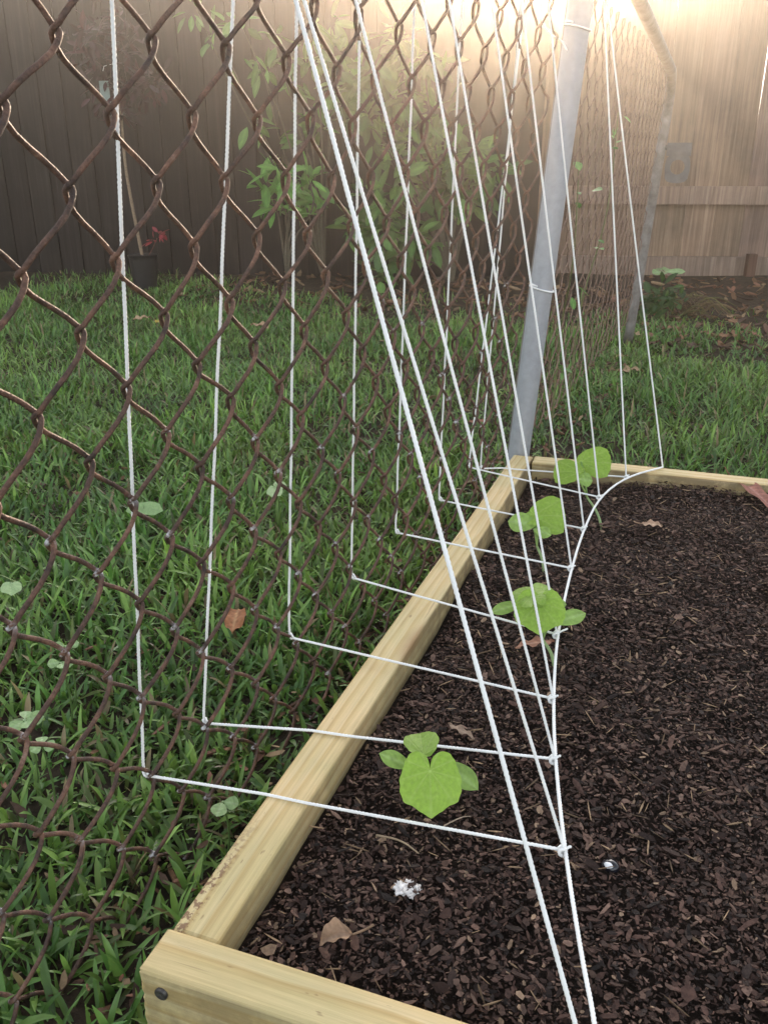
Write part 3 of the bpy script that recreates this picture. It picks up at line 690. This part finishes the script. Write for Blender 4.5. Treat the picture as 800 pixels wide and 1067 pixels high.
fallen('pinkish brown dry leaf under the second seedling from the front', s_at(577, 676), s_at(536, 681), .016, (.36, .18, .12), (.46, .27, .2), soil_z, .010, curl=.2)
fallen('curled tan dry leaf on the mulch by the front plank', s_at(368, 984, .10), s_at(333, 994, .10), .020, (.34, .22, .14), (.42, .29, .2), soil_z, .010, fold=.9, curl=.35, stalk=.016)
fallen('orange brown dead leaf standing in the grass behind the mesh', at_z(243, 672, .04), at_z(250, 645, .04), .030, (.30, .13, .06), (.35, .2, .1), lambda x, y: .045+0*x, .012, curl=.3)
fallen('round reddish leaf caught by the mesh near the grey post', at_z(488, 440, .05), at_z(507, 441, .05), .030, (.28, .12, .08), (.33, .18, .12), lambda x, y: .03+0*x, .02, curl=.3)
fallen('pale tan leaf flake on the mulch above the nearest seedling', s_at(466, 762), s_at(494, 777), .009, (.30, .21, .15), (.36, .27, .2), soil_z, .010, curl=.1)
fallen('tan dead leaf on the far lawn by the black pot', at_z(140, 339, .03), at_z(158, 336, .03), .05, (.40, .27, .16), (.45, .33, .2), lambda x, y: .05+0*x, 0)
fallen('yellow dead leaf lying on the far lawn', at_z(163, 342, .03), at_z(171, 340, .03), .035, (.50, .36, .08), (.5, .4, .12), lambda x, y: .05+0*x, 0)
fallen('broad tan dead leaf on the lawn behind the second upright strand', at_z(262, 344, .03), at_z(280, 347, .03), .055, (.38, .25, .15), (.42, .3, .2), lambda x, y: .05+0*x, 0)
spots = [(712, 350), (735, 340), (760, 333), (775, 327), (690, 345), (752, 352), (783, 325), (668, 352), (726, 330), (741, 349), (770, 347), (697, 327), (655, 372), (720, 362), (788, 349), (765, 339), (684, 357), (645, 390)]
for k, (px, py) in enumerate(spots):
    a = at_z(px, py, .01); an = rng.uniform(0, 6.28); L_ = rng.uniform(.05, .085)
    fallen('small dry brown leaf lying on the bare earth near the brown back fence', a, a+np.array([math.cos(an), math.sin(an), 0])*L_, L_*rng.uniform(.35, .55), np.array(lp[k % 5])*1.15, np.array(lp[k % 5])*1.4, lambda x, y: ground_z(x, y)+.008, .012, 'dry leaves on the bare earth by the back fence', curl=rng.uniform(.1, .4))

def blob(mb, c, r, col, seed=0, sub=3, rough=.25):
    bm = bmesh.new(); bmesh.ops.create_icosphere(bm, subdivisions=sub, radius=1)
    V = np.array([v.co for v in bm.verts]); F = np.array([[v.index for v in f.verts] for f in bm.faces]); bm.free()
    q = V*2.1+seed; nn = np.sin(q[:, 0]*2.3+q[:, 1]*1.7)*np.sin(q[:, 1]*2.9-q[:, 2])*np.cos(q[:, 2]*2.2+q[:, 0])+.5*np.sin(q[:, 0]*5.1+seed)*np.sin(q[:, 1]*6.3)*np.sin(q[:, 2]*5.7)
    mb.add(np.array(c)+V*(1+rough*nn)[:, None]*np.array(r), F, col)
p = s_at(635, 906); mb = MB(); blob(mb, p+np.array([0, 0, .004]), (.0075, .006, .005), (.008, .008, .012), 4, 3, .15)
pm_, nt, b, N, L = mat('glossy_black'); b.inputs['Base Color'].default_value = (.012, .012, .016, 1); b.inputs['Roughness'].default_value = .12
peb = tag(mb.build('pebble', pm_), 'tiny glossy black pebble with a painted white highlight on the mulch', 'pebble')
mb = MB(); blob(mb, p+np.array([-.0015, -.004, .0075]), (.0036, .0028, .0022), (.75, .76, .78), 2, 2, .3); mb.build('painted_highlight', M['plain'], peb)  # pebble's highlight modelled as a small white blob
p = s_at(423, 929); mb = MB()
for k, (dx, dy, r) in enumerate(((-.005, .001, .0055), (.003, -.001, .0055), (0, .006, .004), (.0075, .004, .0035), (-.004, -.005, .0035), (.0065, -.005, .003))):
    blob(mb, p+np.array([dx, dy, .003]), (r, r*.9, r*.45), (.80-.05*(k % 2), .76-.06*(k % 2), .73-.07*(k % 2)), k*3.1, 3, .75)
tag(mb.build('scrap', M['plain']), 'small crumpled white scrap on the mulch near the front', 'scrap')
def splinter(label, a, b_px, r, c):
    A = s_at(*a); B = s_at(*b_px); mb = MB(); A[2] = soil_z(A[0], A[1])+.009; B[2] = soil_z(B[0], B[1])+.009
    q = smooth_path([A, (A+B)/2+np.array([.003, .002, .004]), B], 2); mb.tube(q, np.linspace(r, r*.5, len(q)), 7, c); tag(mb.build('twig', M['bark']), label, 'twig')
splinter('thin pale twig on the mulch left of the white scrap', (392, 878), (436, 897), .0011, (.30, .22, .14))
splinter('thin curved pale twig on the mulch right of the nearest seedling', (462, 868), (490, 858), .0007, (.36, .27, .2))

# ------------------------------------------------------------------ broadleaf weeds in the lawn
WG, WGv = (.31, .45, .20), (.40, .53, .28)
def weed(label, px, py, leaves, z=.07):
    c = at_z(px, py, z); base = np.array([c[0], c[1], float(ground_z(c[0], c[1]))])
    o = empty('weed', base, label, 'weed', None); st = MB()
    q = smooth_path([base, (base+c)/2+np.array([.004, .003, 0]), c], 2); st.tube(q, .0011, 6, (.12, .2, .06)); st.build('stem', M['leaf'], o)
    for (dx, dy, ln, w, kind) in leaves:
        P = at_z(px+dx*.12, py+dy*.12, z); T = at_z(px+dx, py+dy, z); T = P+(T-P)/np.linalg.norm(T-P)*ln; mb = MB()
        (fan_leaf(mb, P, T, tocam(P)+np.array([0, 0, .6]), w, WG, WGv, lobes=False, droop=.08) if kind == 'h' else oval_leaf(mb, P, T, tocam(P)+np.array([0, 0, .5]), w, WG, WGv, .15, .05, 0, .65))
        mb.build('leaf', M['leaf'], o); q = [c, P]; sb = MB(); sb.tube(np.array([c-np.array([0, 0, .002]), (c+P)/2, P]), .0009, 6, WGv); sb.build('leaf_stalk', M['leaf'], o)
weed('pale heart shaped weed leaf in the lawn at the left edge', 12, 606, [(0, 30, .028, .028, 'h')], .09)
weed('pale lobed weed in the lawn, upper of the left pair', 69, 673, [(12, -3, .014, .012, 'o'), (-11, 0, .013, .011, 'o'), (3, 9, .011, .011, 'o')], .10)
weed('pale three lobed weed in the lawn, lower of the left pair', 64, 690, [(12, 0, .014, .013, 'o'), (-12, 2, .014, .012, 'o'), (2, 10, .012, .012, 'o')], .10)
weed('large pale four lobed weed in the lawn at lower left', 26, 750, [(13, -2, .018, .016, 'o'), (-14, 10, .018, .014, 'o'), (2, -11, .014, .013, 'o'), (6, 12, .014, .014, 'o')], .10)
weed('small pale weed below the four lobed weed at lower left', 44, 776, [(12, 2, .014, .013, 'o'), (-10, 6, .012, .012, 'o'), (0, -10, .012, .012, 'o')], .10)
weed('grey green broad weed leaves right beside the first upright strand', 150, 529, [(18, 2, .032, .026, 'h'), (-14, 2, .028, .022, 'h'), (4, -14, .022, .02, 'h')], .08)
weed('two pale round weed leaves by the third upright strand', 288, 508, [(-6, 14, .036, .028, 'h'), (20, -16, .026, .022, 'h')], .08)
weed('broad green weed leaf in the thin grass between fence and bed', 232, 835, [(-4, 10, .020, .016, 'o'), (10, 2, .016, .014, 'o')], .07)
weed('small green sprig at the foot of the brown back fence', 690, 283, [(12, -6, .10, .045, 'o'), (-8, -9, .09, .045, 'o'), (4, 8, .07, .04, 'o'), (-12, 2, .08, .04, 'o'), (18, 0, .10, .03, 'o')], .10)

# ------------------------------------------------------------------ plants at the back
def leaf_cloud(mb, centres, n_each, rad, ln, wd, cols, droop=.35, out=None):
    for c in centres:
        c = np.array(c, float)
        for _ in range(n_each):
            v = rng.normal(0, 1, 3); v /= np.linalg.norm(v); P = c+v*rad*rng.random()**.5*np.array([1, 1, .8])
            dirn = v*.8+rng.normal(0, .45, 3)+np.array([0, 0, -droop]); dirn /= np.linalg.norm(dirn)
            L_ = ln*rng.uniform(.6, 1.2); k = np.array(cols[rng.integers(0, len(cols))])*rng.uniform(.75, 1.25)
            nn = np.array([0, -.3, 1])+rng.normal(0, .45, 3)
            oval_leaf(mb, P, P+dirn*L_, nn, L_*wd, k, k*1.25, .2, .12, 0, .45, 7, 5)
LP = np.array([-1.9, 4.62-.22, 0]); LN = np.array([.27, -1, 0])
def lp_at(px, py, off=0.): return at_plane(px, py, LP+LN*off, LN)
def shrub(label, base_px, tips, leaf, wdt, cols, n_each, rad, droop=.3, off=0., name='shrub', spread=.10):
    b0 = lp_at(*base_px, off); b0[2] = float(ground_z(b0[0], b0[1]))
    o = empty(name, b0, label, 'shrub'); st = MB(); fo = MB()
    cs = []
    for (px, py) in tips:
        e = lp_at(px, py, off+rng.uniform(-spread, spread)); cs.append(e)
        mid = b0*.45+e*.55+np.array([rng.normal(0, .05), 0, .10]); q = smooth_path([b0, b0*.8+e*.2+np.array([0, 0, .10]), mid, e], 3)
        st.tube(q, np.linspace(.008, .0022, len(q)), 7, (.09, .075, .05))
        for f in (.62, .8):
            k = q[int(len(q)*f)]; leaf_cloud(fo, [k], max(2, n_each//4), rad*.7, leaf, wdt, cols, droop)
    leaf_cloud(fo, cs, n_each, rad, leaf, wdt, cols, droop)
    st.build('stems', M['bark'], o); fo.build('foliage', M['leaf'], o); return o
shrub('bright green shrub with whorls of long leaves before the dark fence', (300, 296), [(275, 190), (292, 178), (312, 192), (285, 208), (300, 203), (322, 188)], .15, .28, [(.13, .30, .06), (.17, .36, .08)], 9, .05, .1, 0., spread=.05)
shrub('tall leafy green shrub climbing up the join of the two fences', (470, 316), [(362, 95), (350, 60), (378, 120), (392, 70), (410, 40), (372, 235), (400, 240), (392, 205), (432, 150), (445, 195), (470, 165), (492, 160), (510, 175), (455, 120), (420, 100), (440, 60), (480, 200), (430, 250), (400, 285)], .12, .42, [(.09, .18, .045), (.13, .25, .06), (.06, .13, .035)], 27, .11, .35, .12)
shrub('thin overhanging shrub with drooping light green leaf tips', (338, 300), [(205, 10), (225, 30), (250, 22), (285, 40), (300, 60), (275, 75), (330, 105), (322, 30), (345, 20), (310, 130)], .11, .40, [(.10, .21, .05), (.15, .29, .07)], 7, .07, .5, -.04)

# potted dark sapling
pb = at_z(152, 297, .02); pt = empty('potted_sapling', (pb[0], pb[1], 0), 'thin dark purple leaved sapling in a black nursery pot', 'potted plant')
mb = MB(); zz = np.array([.0, .0, .15, .165, .168, .150, .145]); rr = np.array([.01, .055, .068, .074, .070, .064, .005]); mb.tube(np.stack([np.full(7, pb[0]), np.full(7, pb[1]), zz+np.arange(7)*1e-5], -1), rr, 28, (.012, .012, .013)); mb.build('pot', M['plain'], pt, smooth=False)
pz = np.array([0, 1., 0]); pp = lambda px, py: at_plane(px, py, pb, LN)
q = smooth_path([np.array([pb[0], pb[1], .14]), pp(138, 215), pp(130, 170), pp(126, 110), pp(118, 60), pp(116, 15)], 3); mb = MB(); mb.tube(q, np.linspace(.009, .004, len(q)), 8, (.24, .17, .11)); tk = mb.build('trunk', M['bark'], pt)
mb = MB(); fo = MB(); cs = []
for (px, py) in ((98, 28), (110, 40), (125, 60), (95, 60), (140, 70), (105, 85), (130, 95), (150, 80), (92, 45), (145, 95), (118, 20), (135, 45), (100, 100), (160, 90), (112, 65), (122, 120)):
    e = pp(px, py)+np.array([0, rng.normal(0, .06), 0]); s = q[int(len(q)*rng.uniform(.6, .95))]; mb.tube(smooth_path([s, (s+e)/2+np.array([0, 0, .03]), e], 2), .0018, 6, (.09, .05, .045)); cs.append(e)
leaf_cloud(fo, cs, 26, .08, .07, .34, [(.030, .010, .014), (.05, .014, .018), (.022, .010, .011)], .4)
mb.build('twigs', M['bark'], pt); fo.build('foliage', M['leaf'], pt)
fo = MB(); leaf_cloud(fo, [pp(164, 245), pp(161, 250), pp(167, 243)], 5, .02, .05, .4, [(.40, .07, .08), (.3, .05, .06)], .2); q2 = smooth_path([np.array([pb[0]+.02, pb[1], .15]), pp(158, 262), pp(164, 248)], 2); fo.tube(q2, .002, 6, (.2, .08, .06)); fo.build('red_shoot', M['leaf'], pt)
tgp = pp(112, 92)+np.array([.0, -.03, 0]); mb = MB(); plank(mb, tgp+np.array([-.02, 0, 0]), (1, .2), (-.02, .1), .045, .02, tgp[2]-.06, tgp[2]+.03, (.22, .29, .27)); mb.tube(np.array([tgp+np.array([0, 0, .05]), tgp+np.array([.01, .01, .09]), pp(120, 66)]), .0012, 6); mb.build('tag', M['plain'], pt, smooth=False)

# heap of dry stalks and a green tuft by the gate's end
hp = at_z(712, 322, .02); mb = MB()
for k in range(70):
    a = rng.uniform(-.9, .9)+(0 if k % 2 else 3.14); P = hp+np.array([rng.normal(0, .05), rng.normal(0, .04), 0]); P[2] = 0; L_ = rng.uniform(.10, .24)
    e = P+np.array([math.cos(a)*L_, math.sin(a)*L_*.5, rng.uniform(-.02, .05)]); md = (P+e)/2+np.array([0, 0, rng.uniform(.04, .10)])
    qq = smooth_path([P, md, e], 2); qq[:, 2] = np.maximum(qq[:, 2], .002); mb.tube(qq, np.linspace(.004, .0012, len(qq)), 5, np.array([(.22, .15, .08), (.13, .09, .06), (.17, .16, .06)][k % 3])*rng.uniform(.6, 1.2))
tag(mb.build('stalk_heap', M['dry']), 'heap of drooping dry brown stalks before the back fence', 'dry plant')
tf = at_z(676, 328, .02); o = empty('plant_tuft', (tf[0], tf[1], 0), 'dark green leafy tuft at the foot of the gate end', 'plant'); mb = MB()
leaf_cloud(mb, [tf+np.array([dx, dy, dz]) for dx, dy, dz in ((0, 0, .05), (.05, .02, .06), (-.04, .05, .05), (.03, .08, .09), (.09, .05, .05))], 16, .05, .06, .45, [(.04, .09, .025), (.06, .12, .03)], .1); mb.build('foliage', M['leaf'], o)
# vine leaves in the gate mesh
vn = empty('creeper', (gate_x(2.1, 0)+.004, 2.1, 0), 'loose green creeper growing up through the gate mesh', 'creeper'); st = MB(); fo = MB()
for (ya, yb, z1) in ((2.0, 1.95, .62), (2.2, 2.35, .74)):
    q = smooth_path([(gate_x(ya, 0)+.004, ya, 0), (gate_x(ya, .3)-.018, ya+.04, .3), (gate_x(yb, .5)+.01, yb-.05, .55*z1+.1), (gate_x(yb, z1)-.012, yb, z1)], 3); st.tube(q, np.linspace(.003, .0012, len(q)), 6, (.12, .13, .05))
    leaf_cloud(fo, [q[int(len(q)*f)] for f in (.3, .55, .8, .99)], 3, .04, .032, .5, [(.10, .22, .05), (.14, .27, .07)], .3)
st.build('stems', M['bark'], vn); fo.build('foliage', M['leaf'], vn)

# ------------------------------------------------------------------ haze box added to imitate lens glare
bm = bmesh.new(); bmesh.ops.create_cube(bm, size=1); bmesh.ops.scale(bm, vec=(44, 44, 3.3), verts=bm.verts); bmesh.ops.translate(bm, vec=(0, 0, .65), verts=bm.verts)
me = bpy.data.meshes.new('haze'); bm.to_mesh(me); bm.free(); hz = bpy.data.objects.new('haze', me); COL.objects.link(hz); tag(hz, 'warm haze added to imitate lens glare', 'haze', kind='stuff')
hm = bpy.data.materials.new('added_haze'); hm.use_nodes = True; nt = hm.node_tree; nt.nodes.remove(nt.nodes['Principled BSDF'])
pv = nt.nodes.new('ShaderNodeVolumePrincipled'); pv.inputs['Color'].default_value = (1, .91, .82, 1); pv.inputs['Density'].default_value = .0125; pv.inputs['Anisotropy'].default_value = .88; pv.inputs['Density Attribute'].default_value = ''
nt.links.new(pv.outputs[0], nt.nodes['Material Output'].inputs['Volume']); hm.cycles.homogeneous_volume = True; me.materials.append(hm)
